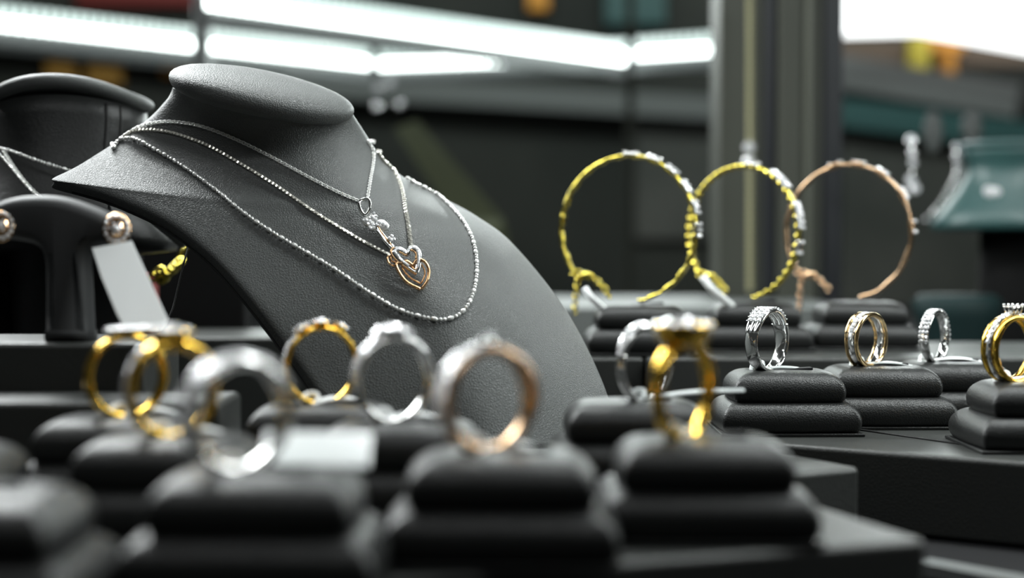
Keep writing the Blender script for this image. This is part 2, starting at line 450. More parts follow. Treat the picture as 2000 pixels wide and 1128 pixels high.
for x in (-.88, .88):
    for y in (-.88, .88): stone(hd, (x, y, 2 * Rr + 2.3), (0, 0, 1), .85, BAG, xdir=(1, 0, 0))
unrot(R4, price_tag(R4, -3, 22, 1, mat=M['tagw']))

# -- 5. bypass ring beside the bust
stand(30.5, 353, ZT, 'cushion stand just right of the bust, partly hidden by the foreground gold ring')
R5 = ring_root(33, 353, 'white gold split ring with pave bypass strands at the lower right edge of the bust', 44)
Rr = 9.6; cz = Rr
bm = bmesh.new(); sweep_band(bm, Rr, cz, lambda a: 2.6 + .8 * bump(abs(a), 1.5, .6), 1.3, a0=1.25, a1=2 * PI - 1.25, n=70, p=2.6); mk('band', bm, M['silver'], R5)
for s in (-1, 1):
    of = lambda a, s=s: s * (1.7 * math.cos(a * 1.1) if True else 0) * (1 if a * s < 0 else .65)
    bm = bmesh.new(); sweep_band(bm, Rr + .2, cz, 1.7, 1.5, off=of, a0=-1.35, a1=1.35, n=50, rb=lambda a: .4 * bump(a, 0, .5), p=2.2)
    b = mk('pave_strand', bm, M['silver'], R5)
    stone_row(b, Rr + .2, cz, -1.25, 1.25, 20, .62, of, lambda a: .4 * bump(a, 0, .5))
bm = bmesh.new(); lathe(bm, [(1.2, 0), (2.3, 1.0), (2.4, 1.5)], 16, c=(0, 0, 2 * Rr - .6)); hd = mk('setting', bm, M['silver'], R5)
stone(hd, (0, 0, 2 * Rr + .75), (0, 0, 1), 1.3)
for k in range(8): stone(hd, (2.0 * math.cos(k * PI / 4), 2.0 * math.sin(k * PI / 4), 2 * Rr + .8), (.4 * math.cos(k * PI / 4), .4 * math.sin(k * PI / 4), 1), .68)
unrot(R5, price_tag(R5, -2, 26, -2.2, ydir=.05))

def cluster(root, R, cz, mat, spec, base=(2.4, 3.8), h=2.0, sx=1, sy=1, name='setting'):
    bm = bmesh.new(); lathe(bm, [(base[0], 0), (base[0] + (base[1] - base[0]) * .5, h * .4), (base[1], h), (base[1], h + .4)], 24, sx, sy, c=(0, 0, cz + R - 1.0))
    hd = mk(name, bm, mat, root)
    for x, y, r, dz in spec: stone(hd, (x, y, cz + R - .6 + h + dz), (x * .12, y * .12, 1), r)
    return hd
def flower(rc, ro, n, rr):
    return [(0, 0, rc, .5)] + [(ro * math.cos(k * 2 * PI / n), ro * math.sin(k * 2 * PI / n), rr, .1) for k in range(n)]

# -- 6. big gold cluster ring in the foreground
stand(38, 284, ZT, 'large blurred cushion stand on the foreground tray carrying the thick gold cluster ring')
R6 = ring_root(34.5, 285, 'thick yellow gold ring with wide diamond cluster head in the foreground right of centre', 50)
Rr = 10.3; cz = Rr
bm = bmesh.new(); sweep_band(bm, Rr, cz, lambda a: 3.0 + 1.2 * bump(a, 0, 1.2), 1.7, p=2.4); mk('band', bm, M['gold'], R6)
cluster(R6, Rr, cz, M['gold'], flower(1.7, 3.2, 9, 1.15) + [(5.4 * s, y, 1.0, -.2) for s in (-1, 1) for y in (-2.0, 0, 2.0)] + [(x, y * s, .9, -.2) for s in (-1, 1) for x, y in ((-3.4, 4.2), (-1.2, 4.9), (1.2, 4.9), (3.4, 4.2))], (4.2, 5.2), 3.6, 1.35, 1.1)
price_tag(R6, -3, 14, 1)

# -- 7. two-tone pave ring, centre foreground
stand(-2, 264, ZT, 'blurred cushion stand at the bottom centre carrying the two-tone pave ring')
R7 = ring_root(-4.5, 265, 'two-tone ring with broad pave shoulders and a small peak stone at bottom centre', 32)
Rr = 10.3; cz = Rr
bm = bmesh.new(); sweep_band(bm, Rr, cz, lambda a: 3.4 + 3.0 * bump(abs(a), 1.2, .7), 1.9, p=2.4); b = mk('band', bm, M['bronze'], R7)
for o0 in (-1.3, 0, 1.3):
    stone_row(b, Rr, cz, -1.9, -.2, 13, .72, o0); stone_row(b, Rr, cz, .2, 1.2, 8, .72, o0)
cluster(R7, Rr, cz, M['silver'], [(0, 0, 1.2, .6)], (1.2, 1.6), 1.5)
price_tag(R7, -3, 14, 1, mat=M['tagw'])

# -- 8. silver cluster ring
stand(-24, 310, ZT, 'blurred cushion stand in front of the bust carrying the silver cluster ring')
R8 = ring_root(-26, 311, 'silver ring with round diamond cluster head before the lower bust', 36)
Rr = 9.9; cz = Rr
bm = bmesh.new(); sweep_band(bm, Rr, cz, lambda a: 3.0 + 2.0 * bump(a, 0, 1.1), 1.6, p=2.4); b = mk('band', bm, M['silver'], R8)
for o0 in (-.7, .7):
    stone_row(b, Rr, cz, -1.5, -.45, 9, .68, o0); stone_row(b, Rr, cz, .45, 1.5, 9, .68, o0)
cluster(R8, Rr, cz, M['silver'], flower(1.8, 3.0, 8, 1.15) + [(4.4 * s, 0, 1.1, -.8) for s in (-1, 1)], (2.6, 4.0), 1.8)
price_tag(R8, -3, 16, 1, mat=M['tagw'])

# -- 9. gold ring with small clusters
stand(-46, 346, ZT, 'cushion stand under the gold ring at the lower left edge of the bust')
R9 = ring_root(-46.5, 346, 'slim yellow gold ring with small diamond clusters near the bust rim', 32)
Rr = 9.9; cz = Rr
bm = bmesh.new(); sweep_band(bm, Rr, cz, lambda a: 2.6 + .8 * bump(a, 0, 1.0), 1.3, p=2.4); b = mk('band', bm, M['gold'], R9)
stone_row(b, Rr, cz, -1.9, -.75, 12, .75)
for q, rr in ((-.5, 1.0), (0, 1.15), (.5, 1.0)):
    bm = bmesh.new(); u = Vector((math.sin(q), 0, math.cos(q)))
    t, s, v = frame_of(u, Vector((0, 1, 0)))
    MM = Matrix((s, v, t)).transposed()
    lathe(bm, [(1.2, 0), (2.0, 1.0), (2.0, 1.4)], 14, M=MM, c=u * (Rr - .4) + Vector((0, 0, cz)))
    hd = mk('setting', bm, M['gold'], R9)
    c0 = u * (Rr + 1.0) + Vector((0, 0, cz))
    stone(hd, c0 + u * .3, u, rr)
    for k in range(6): stone(hd, c0 + (s * math.cos(k * PI / 3) + v * math.sin(k * PI / 3)) * 1.7, u, .6)
price_tag(R9, -3, 15, 1, mat=M['tagw'])

# -- 10. gold ring far left
stand(-88, 320, ZT, 'blurred cushion stand at the left carrying the plain gold ring')
R10 = ring_root(-87, 320, 'plain polished yellow gold ring with thin silver top beneath the hanging white tag', 40)
Rr = 9.8; cz = Rr
bm = bmesh.new(); sweep_band(bm, Rr, cz, 3.8, 1.6, p=2.6); mk('band', bm, M['gold'], R10)
bm = bmesh.new(); box(bm, (1.5, 0, 2 * Rr + .5), (12.5, 3.6, 1.2)); hd = mk('setting', bm, M['silver'], R10, bevel=.4)
for k in range(8): stone(hd, (-3.6 + k * 1.5, 0, 2 * Rr + 1.2), (0, 0, 1), .75)
price_tag(R10, -2, 15, 1, mat=M['tagw'])

# -- 11. gold cluster ring left
stand(-69, 286, ZT, 'strongly blurred cushion stand left of the two-tone pave ring stand row')
R11 = ring_root(-68.5, 286, 'yellow gold ring with tall diamond cluster head, second ring from the left', 42)
Rr = 10.4; cz = Rr
bm = bmesh.new(); sweep_band(bm, Rr, cz, lambda a: 3.6 + 2.4 * bump(a, 0, .9), lambda a: 1.8 + 1.2 * bump(a, 0, .8), p=2.4); b = mk('band', bm, M['gold'], R11)
stone_row(b, Rr, cz, -1.9, -.7, 10, .8)
cluster(R11, Rr, cz, M['gold'], flower(1.8, 3.0, 8, 1.1), (3.2, 4.4), 2.0)
price_tag(R11, -3, 15, 1, mat=M['tagw'])

# -- 12. blurriest pave ring
stand(-43, 241, ZT, 'very blurred nearest cushion stand at the lower left of centre')
R12 = ring_root(-46.5, 241, 'very blurred white pave ring with a gold lined shank, nearest ring at lower left', 40)
Rr = 10.3; cz = Rr
bm = bmesh.new(); sweep_band(bm, Rr, cz, lambda a: 3.6 + 2.4 * bump(a, -.4, 1.2), 2.0, p=2.4); b = mk('band', bm, M['silver'], R12)
bm = bmesh.new(); sweep_band(bm, Rr - 1.75, cz, 3.2, .5, n=80, p=2.4, a0=-2.6, a1=-.8); mk('gold_lining', bm, M['gold'], R12)
for o0 in (-1.4, 0, 1.4): stone_row(b, Rr, cz, -1.9, 1.1, 19, .76, o0)
price_tag(R12, -2, 15, 1, mat=M['tagw'])

# stands without a ring in view
stand(-85.5, 221, ZT, 'empty bright-topped cushion stand at the bottom left corner')
stand(-113, 271, ZT, 'empty cushion stand cut off by the left edge below the black step')
# glossy tag added for the LED glare, tilted and paled to brighten it
bm = bmesh.new(); box(bm, (0, 0, 0), (19, 11, .5))
o = mk('glare_tag', bm, M['gloss'], bevel=.2); o.location = Vector((-34.5, 250, zr(ZP) + 2.7)) * .001; o.rotation_euler = (math.radians(24), math.radians(1.5), .05)
tag(o, 'glossy tag added for its white glare on top of the nearest blurred cushion stand', 'tag')

# ================================================================== the large bust
def interp(tab, v):
    return [float(np.interp(v, range(len(tab)), [r[k] for r in tab])) for k in range(len(tab[0]))]
# rows from the neck down: left (px,py,d)  centre (px,py,d)  right (px,py,d)
ROWS = [
 ((340,172,449),(512,214,433),(686,222,452)),
 ((333,190,451),(520,238,438),(694,235,455)),
 ((306,222,454),(548,283,439),(713,264,460)),
 ((268,255,455),(582,322,437),(733,295,465)),
 ((215,290,453),(618,358,434),(756,324,469)),
 ((150,328,444),(652,388,432),(806,358,472)),
 ((103,350,438),(690,408,430),(900,405,473)),
 ((140,358,436.8),(715,432,428),(940,430,472)),
 ((215,378,434.5),(750,462,425),(985,462,471)),
 ((330,428,429),(792,525,420),(1050,535,466)),
 ((425,502,422),(840,595,415),(1108,615,459)),
 ((510,602,414),(872,685,410),(1155,705,451)),
 ((585,705,409),(900,778,406),(1188,790,444)),
 ((650,800,405),(925,865,403),(1205,870,438)),
]
def cr(vals, n):
    P = np.array(vals, float); Q = np.vstack([2 * P[0] - P[1], P, 2 * P[-1] - P[-2]]); out = []
    for i in range(1, len(Q) - 2):
        for k in range(n):
            t = k / n; a, b, c, d = Q[i - 1], Q[i], Q[i + 1], Q[i + 2]
            out.append(.5 * (2 * b + (c - a) * t + (2 * a - 5 * b + 4 * c - d) * t * t + (3 * b - a - 3 * c + d) * t ** 3))
    out.append(P[-1]); return np.array(out)
def bust_row(row, vi):
    ia, ib = max(5, vi - 1), min(len(ROWS) - 1, max(6, vi + 1))
    tx, ty = ROWS[ib][0][0] - ROWS[ia][0][0], ROWS[ib][0][1] - ROWS[ia][0][1]; tl = math.hypot(tx, ty); ox, oy = -ty / tl, tx / tl
    if vi <= 6: ox, oy = -.6, .8
    if vi == 7: ox, oy = -.38, .92
    L, C, Rg = [np.array(q, float) for q in row]
    sc = .56; pts = []
    ctrl = (C - (1 - sc) ** 2 * L - sc ** 2 * Rg) / (2 * sc * (1 - sc))
    for k in range(0, 11):
        s = k / 10
        P = (1 - s) ** 2 * L + 2 * s * (1 - s) * ctrl + s * s * Rg
        if s < sc: d = C[2] + (L[2] - C[2]) * ((sc - s) / sc) ** 2.0
        else: d = C[2] + (Rg[2] - C[2]) * ((s - sc) / (1 - sc)) ** 2.1
        pts.append(W(P[0], P[1], d))
    # hidden continuation round the back on the right; on the left only where the neck is closed
    pr = []
    for f, dd in ((.012, 8), (-.01, 22), (-.08, 40)):
        Q = Rg + (Rg - C) * f; pr.append(W(Q[0], Q[1], Rg[2] + dd))
    neck = max(0, min(1, (4.9 - vi) / .9))
    pl = []
    for f, dd, ro in ((.012, 8, 7), (-.01, 22, 15), (-.08, 40, 20)):
        Q = L + (L - C) * f; q1 = W(Q[0], Q[1], L[2] + dd)
        # rolled rim: turns under
        q2 = W(L[0] + ox * ro, L[1] + oy * ro, L[2] + dd * .17)
        pl.append(q2.lerp(q1, neck))
    return pl[::-1] + pts + pr
net = [bust_row(r, i) for i, r in enumerate(ROWS)]
cols = []
arr = np.array([[list(p) for p in row] for row in net])        # rows x cols x 3
def lin(vals, n):
    P = np.array(vals, float); t = np.arange(0, (len(P) - 1) * n + 1) / n
    return np.stack([np.interp(t, np.arange(len(P)), P[:, k]) for k in range(3)], 1)
A = np.array([(lin if j < 3 else cr)(arr[:, j, :], 8) for j in range(arr.shape[1])]).transpose(1, 0, 2)
A = np.array([cr(A[i], 7) for i in range(A.shape[0])])
for _ in range(14):                      # relax the hide over the form
    B_ = A.copy(); B_[1:-1, 1:-1] = .5 * A[1:-1, 1:-1] + .125 * (A[:-2, 1:-1] + A[2:, 1:-1] + A[1:-1, :-2] + A[1:-1, 2:])
    for e in (0, -1): B_[1:-1, e] = .5 * A[1:-1, e] + .25 * (A[:-2, e] + A[2:, e])
    A = B_
bust = empty('necklace_bust', (-10, 425, zr(ZT - 3)), 'large reclining grey leather necklace bust with oval neck cap wearing three necklaces', 'display bust')
BO = Vector((-10, 425, zr(ZT - 3)))
bm = bmesh.new(); rows = [[bm.verts.new(tuple(p)) for p in r] for r in A]
grid_faces(bm, rows)
bmesh.ops.recalc_face_normals(bm, faces=bm.faces)
# outward = towards the camera
f0 = bm.faces[len(bm.faces) // 2]
cen = [f for f in bm.faces]; s = sum(1 if f.normal.dot(CAM - f.calc_center_median()) > 0 else -1 for f in cen)
if s < 0: bmesh.ops.reverse_faces(bm, faces=bm.faces)
bm.normal_update()
BVH = BVHTree.FromBMesh(bm)
me = bpy.data.meshes.new('chest_shell')
bmesh.ops.translate(bm, verts=bm.verts, vec=-BO); bmesh.ops.scale(bm, verts=bm.verts, vec=(.001,) * 3)
bm.to_mesh(me); bm.free(); me.polygons.foreach_set('use_smooth', [True] * len(me.polygons))
shell = link('chest_shell', me, M['bust'], bust); me.materials.append(M['lining'])
sm = shell.modifiers.new('thick', 'SOLIDIFY'); sm.thickness = .0034; sm.offset = -1; sm.thickness_clamp = 1.2; sm.material_offset = 0
# piping round the rim of the shell (left cut edge, a little inside)
edge_idx = 5
pipe = [Vector(A[i][10]) for i in range(56, len(A))]
bm = bmesh.new(); tube(bm, [p + Vector((0, 1.5, -.8)) for p in pipe], .55, 8); mk('rim_piping', bm, M['pad'], bust, origin=BO)
# back panel / inner support strut that keeps it leaning
bm = bmesh.new(); tube(bm, [W(560, 330, 500), W(700, 560, 490), W(760, 800, 480), W(770, 850, 480)], 7, 12); mk('support_strut', bm, M['lining'], bust, origin=BO)

# the cap
capc = W(513, 181, 447)
a1 = (RT * math.cos(math.radians(10.5)) - UP * math.sin(math.radians(10.5)) + FW * .16).normalized()
nn = (UP * 1.0 - FW * .27 + RT * .18); nn = (nn - a1 * nn.dot(a1)).normalized()
a2 = nn.cross(a1).normalized()
MC = Matrix((a1, a2, nn)).transposed()
prof = [(20, -4.6), (24, -4.4), (26.6, -3.6), (28.0, -2.6), (28.8, -1.4), (29.1, -.3), (28.9, .7), (28.1, 1.7), (26.6, 2.7), (24.5, 3.6)]
topdome = [(21, 4.5), (16, 5.3), (10, 5.9), (4, 6.2), (.4, 6.25)]
bm = bmesh.new(); lathe(bm, prof + topdome, 72, 1.0, .80, MC, capc); mk('neck_cap', bm, M['bust'], bust, origin=BO)

def on_bust(px, py, lift=.6):
    d = ray(px, py); h = BVH.ray_cast(CAM, d)
    k = 0
    while h[0] is None and k < 40:
        k += 1; px += (600 - px) / 600 * 3 + (1.2 if px < 600 else -1.2); py += (500 - py) / 600 * 2; d = ray(px, py); h = BVH.ray_cast(CAM, d)
    n = h[1] if h[1].dot(d) < 0 else -h[1]
    return h[0] + (n + (CAM - h[0]).normalized()).normalized() * lift, n
def surf_path(pts, lift, n=14):
    P = catmull([Vector((x, y, 0)) for x, y in pts], n); out = []
    for p in P:
        q, nr = on_bust(p.x, p.y, lift); out.append(q)
    # soften small jumps
    for _ in range(3):
        out = [out[0]] + [(out[i - 1] + out[i] * 2 + out[i + 1]) / 4 for i in range(1, len(out) - 1)] + [out[-1]]
    return out
def wrap_back(start, end, rr=24, rl=30):
    V = lambda i, j: Vector(A[i][j])
    la, lb, lc = V(rl, 14), V(rl, 7), V(rl, 0); ra, rb_, rc_ = V(rr, -15), V(rr, -8), V(rr, -1)
    o = RT * .8
    return [start, la - o, lb - o, lc - o * .5 + FW * .6, (lc + rc_) / 2 + FW * 5, rc_ + o * .5 + FW * .6, rb_ + o, ra + o, end]

def cable(bm, path, pitch, R, r, flatdir=None):
    P = resample(path, pitch)
    for i in range(len(P) - 1):
        c = (P[i] + P[i + 1]) / 2; t = (P[i + 1] - P[i]).normalized()
        q, nr = (None, (CAM - c).normalized())
        s = t.cross(nr).normalized(); u = s.cross(t)
        if i % 2: s, u = (s + u).normalized(), (u - s).normalized()
        else: s, u = (s - u * .5).normalized(), (u + s * .5).normalized()
        pts = [c + t * (pitch * .78) * math.cos(k * PI / 4) + s * R * math.sin(k * PI / 4) for k in range(8)]
        tube(bm, pts, r, 5, closed=True, hint=u)
def box_chain(bm, path, pitch, size):
    P = resample(path, pitch)
    for i in range(len(P) - 1):
        c = P[i]; t = (P[i + 1] - P[i]).normalized(); nr = (CAM - c).normalized(); s = t.cross(nr).normalized(); u = s.cross(t)
        R = Matrix((t, s, u)).transposed() @ Matrix.Rotation((i % 2) * .5 + .25 + random.uniform(-.1, .1), 3, 'X')
        box(bm, c, (pitch * .86, size, size), R)
def bar_chain(bm, path, pitch, R, pattern=(1, 0, 0, 0)):
    P = resample(path, pitch); i = 0; k = 0
    while i < len(P) - 3:
        c = P[i]; t = (P[i + 1] - P[i]).normalized(); nr = (CAM - c).normalized(); s = t.cross(nr).normalized(); u = s.cross(t)
        Rm = Matrix((t, s, u)).transposed() @ Matrix.Rotation(random.uniform(0, .8), 3, 'X')
        if pattern[k % len(pattern)]:
            e = P[i + 1]; sphere(bm, (c + e) / 2, R, 8, (1.6, 1.0, 1.0), Rm); i += 2
        else:
            sphere(bm, c, R * .84, 8, M=Rm); i += 1
        k += 1

# necklace 1
n1a = surf_path([(224, 286), (246, 262), (290, 243), (340, 238), (400, 248), (470, 276), (540, 312), (600, 345), (660, 376), (706, 396)], .55)
n1b = surf_path([(717, 390), (722, 355), (728, 318), (727, 292), (716, 276)], .55)
K = empty('necklace', n1a[60], 'fine silver cable necklace with a flower key pendant, highest of the three on the bust', 'necklace', 'necklaces on the large bust')
KO = Vector(n1a[60])
bm = bmesh.new(); cable(bm, n1a, .95, .50, .17); cable(bm, n1b, .95, .50, .17); cable(bm, catmull(wrap_back(n1a[0], n1b[-1], 19), 10), .95, .5, .17)
mk('chain', bm, M['chain'], K, origin=KO)
# plane for pendants: tangent to the bust there, raised a little
def plane_mapper(px, py, lift, tiltcam=.35):
    p0, n0 = on_bust(px, py, lift); n0 = (n0.lerp((CAM - p0).normalized(), tiltcam)).normalized()
    def f(x, y, h=0):
        d = ray(x, y); t = (p0 - CAM).dot(n0) / d.dot(n0); return CAM + d * t + n0 * h
    return f, n0
f, n0 = plane_mapper(735, 440, 1.6)
# bail
bm = bmesh.new()
BP = [f(711, 392, 1.0), f(702, 399, 1.4), f(703, 410, .9), f(712, 421, .4), f(720, 413, .6), f(723, 402, 1.0), f(719, 393, 1.4)]
BP = [p for k in range(7) for p in catmull([BP[(k - 1) % 7], BP[k], BP[(k + 1) % 7], BP[(k + 2) % 7]], 4)[4:8]]
tube(bm, BP, .55, 8, closed=True, flat=1.5, hint=n0)
mk('bail', bm, M['silver'], K, origin=KO)
# flower head: three petals
bm = bmesh.new()
petals = [((731, 432), (724, 420), 8.5), ((731, 434), (708, 432), 10), ((733, 437), (759, 445), 11), ((730, 438), (722, 449), 8)]
def petal(bm, c, tip, w, h):
    C, T = f(*c, h), f(*tip, h); t, s, u = frame_of(T - C, n0)
    L = (T - C).length; ww = w * .155
    rows = []
    for k in range(9):
        q = k / 8; hw = ww * math.sin(PI * (q * .8 + .12)) ** .8 * .62
        p = C + (T - C) * q
        rows.append([bm.verts.new(p - s * hw + n0 * -.45), bm.verts.new(p - s * hw * .8 + n0 * .4), bm.verts.new(p + n0 * .3), bm.verts.new(p + s * hw * .8 + n0 * .4), bm.verts.new(p + s * hw - n0 * .45)])
    grid_faces(bm, rows, True); bm.faces.new(rows[0]); bm.faces.new(rows[-1][::-1])
for c, t_, w_ in petals: petal(bm, c, t_, w_ * 1.9, .5)
fl = mk('flower_head', bm, M['chain'], K, origin=KO)
for (x, y, r) in ((727, 426, .62), (730, 419, .5), (733, 431, .62), (722, 434, .6), (715, 432, .5), (728, 441, .62), (723, 447, .5), (741, 437, .62), (748, 440, .58), (736, 441, .5), (754, 443, .5), (719, 439, .5), (709, 432, .42), (735, 425, .45)):
    stone(fl, f(x, y, .95) - KO, n0, r)
bm = bmesh.new()
tube(bm, [f(731, 438, .5), f(740, 455, .5), f(751, 471, .5), f(760, 481, .5), f(766, 487, .3)], .55, 8, hint=n0)
tube(bm, [f(737, 438, .1), f(746, 455, .1), f(757, 469, .1), f(767, 480, .1), f(768, 486, .2)], .48, 8, hint=n0)
mk('key_stem', bm, M['silver'], K, origin=KO)
bm = bmesh.new(); tube(bm, [f(736, 441, .8), f(745, 455, .8), f(756, 470, .8), f(764, 480, .8)], .22, 6, hint=n0); o = mk('stem_inlay', bm, M['rose'], K, origin=KO); o['label'] = 'rose gold inlay'
bm = bmesh.new(); tube(bm, [f(757, 471, .4), f(768, 466, .4)], .5, 8, hint=n0); kb = mk('key_bit', bm, M['silver'], K, origin=KO)
for x, y in ((760, 468), (765, 464), (769, 470), (764, 472)): stone(kb, f(x, y, 1.2) - KO, n0, .55)

# necklace 2
n2a = surf_path([(221, 289), (242, 266), (272, 255), (310, 255), (350, 263), (410, 286), (470, 320), (540, 363), (600, 405), (660, 443), (710, 472), (750, 493), (766, 501)], .55)
n2b = surf_path([(803, 484), (797, 440), (790, 402), (784, 368), (770, 335), (752, 307), (738, 292)], .55)
KO = Vector(n2a[80]); K = empty('necklace', KO, 'silver box chain necklace with two interlocked heart pendants, middle of the three on the bust', 'necklace', 'necklaces on the large bust')
bm = bmesh.new(); box_chain(bm, n2a, .72, .74); box_chain(bm, n2b, .95, .98); box_chain(bm, catmull(wrap_back(n2a[0], n2b[-1]), 10), .72, .74)
mk('chain', bm, M['chainb'], K, origin=KO, smooth=False)
f, n0 = plane_mapper(800, 520, 1.7)
def heart(bm, pts, h, r, fl_=1.0):
    P = catmull([Vector((x, y, 0)) for x, y in pts] , 5)
    tube(bm, [f(p.x, p.y, h) for p in P], r, 8, hint=n0, flat=fl_)
def z2(L): return [(600 + x / 3.76, 350 + y / 3.76) for x, y in L]
rose_out = z2([(830, 815), (740, 770), (690, 715), (655, 650), (660, 622), (690, 625), (715, 612), (750, 622), (775, 640), (790, 612), (820, 598), (860, 612), (888, 655), (892, 700), (875, 760), (838, 812)])
bm = bmesh.new(); heart(bm, rose_out, .9, .5, 1.3); mk('rose_gold_heart', bm, M['rose'], K, origin=KO)
rose_in = z2([(832, 768), (760, 725), (708, 668), (700, 632), (740, 618), (770, 650), (775, 660), (800, 625), (830, 620), (858, 660), (862, 710), (836, 765)])
bm = bmesh.new(); heart(bm, rose_in, .2, .28); mk('inner_wire', bm, M['rose'], K, origin=KO)
pave_out = [(800, 700), (735, 655), (670, 610), (628, 565), (622, 530), (645, 508), (690, 512), (720, 540), (745, 505), (790, 500), (825, 535), (832, 590), (822, 650), (802, 698)]
bm = bmesh.new(); heart(bm, z2([(800, 694), (735, 650), (675, 600), (640, 555), (645, 528), (675, 520), (705, 535), (733, 555), (750, 520), (785, 512), (815, 540), (820, 590), (812, 645), (800, 694)]), .9, .85, .45)
pv = mk('pave_heart', bm, M['silver'], K, origin=KO)
hp = catmull([Vector((*q, 0)) for q in z2([(738, 642), (700, 612), (665, 575), (643, 545), (652, 528), (678, 525), (705, 538), (728, 548), (752, 520), (785, 516), (808, 540), (816, 580), (814, 620), (806, 660)])], 8)
for p in resample(hp, 3.3): stone(pv, f(p.x, p.y, 1.5) - KO, n0, .40)
bm = bmesh.new(); heart(bm, z2([(800, 706), (735, 662), (668, 615), (622, 565), (616, 530), (634, 506)]), .9, .38); mk('heart_rim', bm, M['rose'], K, origin=KO)
bm = bmesh.new(); heart(bm, z2([(672, 542), (700, 553), (725, 568), (735, 545), (762, 528), (790, 545), (798, 570), (796, 592)]), 1.0, .3); mk('inner_rim', bm, M['rose'], K, origin=KO)
bm = bmesh.new(); heart(bm, z2([(712, 604), (740, 608), (770, 632), (800, 618), (806, 650), (795, 672), (760, 655)]), 1.1, .26); mk('inner_point', bm, M['rose'], K, origin=KO)
bm = bmesh.new(); heart(bm, z2([(620, 560), (592, 575), (592, 605), (612, 630), (648, 640), (655, 622), (625, 605), (612, 585), (625, 572)]), .5, .34); mk('bail', bm, M['rose'], K, origin=KO)

# necklace 3
n3 = surf_path([(222, 291), (234, 275), (262, 272), (300, 291), (360, 327), (420, 371), (480, 419), (540, 459), (600, 494), (660, 530), (720, 571), (780, 605), (830, 620), (872, 624), (903, 609), (922, 577), (930, 530), (925, 480), (908, 440), (880, 405), (850, 378), (820, 356), (795, 345)], .75)
KO = Vector(n3[100]); K = empty('necklace', KO, 'long sparkling silver bar and bead necklace without pendant, lowest on the bust', 'necklace', 'necklaces on the large bust')
bm = bmesh.new(); bar_chain(bm, n3, 1.22, .74, (1, 0, 0)); bar_chain(bm, catmull(wrap_back(n3[0], n3[-1], 38), 10), 1.12, .66)
mk('chain', bm, M['chain'], K, origin=KO, smooth=False)

# ================================================================== second bust behind at left
B2 = empty('necklace_bust', (-165, 510, 0), 'dark leather bust with rounded top rim behind the large bust at the left edge', 'display bust')
B2.location = Vector((-150, 520, 0)) * .001
O2 = Vector((-150, 520, 0))
cc = W(135, 190, 505)
prof = [(28, -70), (27.5, -40), (27.8, -20), (28.6, -5), (29, 0)]
def rot_y(deg): return Matrix.Rotation(math.radians(deg), 3, 'Y')
bm = bmesh.new()
rows = []
for k, (sc_, dz, dy, wx) in enumerate([(1, 0, 0, 27), (1, -6, 0, 27.5), (1, -16, -1, 27.0), (1, -27, -3, 27), (1, -38, -8, 33), (1, -46, -12, 40), (1, -50, -12, 38), (1, -52, 0, 20), (1, -110, 0, 16)]):
    rows.append([bm.verts.new(cc + Vector((wx * math.cos(a), dy * (1 if math.sin(a) < 0 else .2) + (20 + max(0, -dz) * .10) * math.sin(a), dz - 1.0 + .09 * -wx * math.cos(a) * 0 - 3.5 * (math.cos(a)) ** 2))) for a in [j * 2 * PI / 64 for j in range(64)]])
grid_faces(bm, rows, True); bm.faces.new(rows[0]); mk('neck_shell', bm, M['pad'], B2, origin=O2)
bm = bmesh.new()
rows = []
for k in range(13):
    a0 = -PI / 2 + k / 12 * PI; rr = 24.6 + 3.4 * math.cos(a0)
    rows.append([bm.verts.new(cc + Vector((rr * 1.06 * math.cos(a), rr * .78 * math.sin(a), 3.1 + 2.6 * math.sin(a0) - 6.5 * abs(math.cos(a)) ** 2.2 + .5))) for a in [j * 2 * PI / 64 for j in range(64)]])
grid_faces(bm, rows, True); bm.faces.new(rows[-1][::-1]); bm.faces.new(rows[0]); mk('neck_cap', bm, M['bust'], B2, origin=O2)
for dx in (0, 6):
    bm = bmesh.new(); a = -.86 + dx * .035
    tube(bm, [cc + Vector(((wx + .2) * math.cos(a), dy + (20.4 + max(0, -dz) * .10) * math.sin(a), dz - 1.0 - 3.5 * math.cos(a) ** 2)) for dz, dy, wx in ((-1, 0, 27), (-6, 0, 27.5), (-16, -1, 27), (-27, -3, 27), (-38, -8, 33))], .35, 6)
    mk('seam', bm, M['stitch'], B2, origin=O2)
bm = bmesh.new(); box(bm, cc + Vector((-28, 14, -118 + 30)), (92, 34, 88)); mk('added_black_plinth', bm, M['lining'], B2, origin=O2, bevel=1)  # block added to blacken the area behind the earring stand
# its chains
K = empty('necklace', W(60, 340, 468), 'silver necklaces in a V on the dark bust at the left edge', 'necklace'); KO = W(60, 340, 468)
K['label'] = 'sparkling silver chain fanned over the dark bust at the left edge'
bm = bmesh.new()
bar_chain(bm, catmull([W(-30, 282, 485), W(20, 294, 479), (W(70, 312, 476)), W(140, 334, 476), W(175, 343, 480)], 10), 1.1, .62)
mk('upper_strand', bm, M['chain'], K, origin=KO, smooth=False)
bm = bmesh.new(); cable(bm, catmull([W(5, 292, 479), W(30, 330, 474), W(55, 362, 470), W(90, 396, 466)], 10), 1.0, .5, .2)
bar_chain(bm, catmull([W(-10, 290, 480), W(20, 325, 474), W(45, 355, 470), W(80, 392, 466)], 10), 1.1, .55); mk('lower_strand', bm, M['chain'], K, origin=KO, smooth=False)

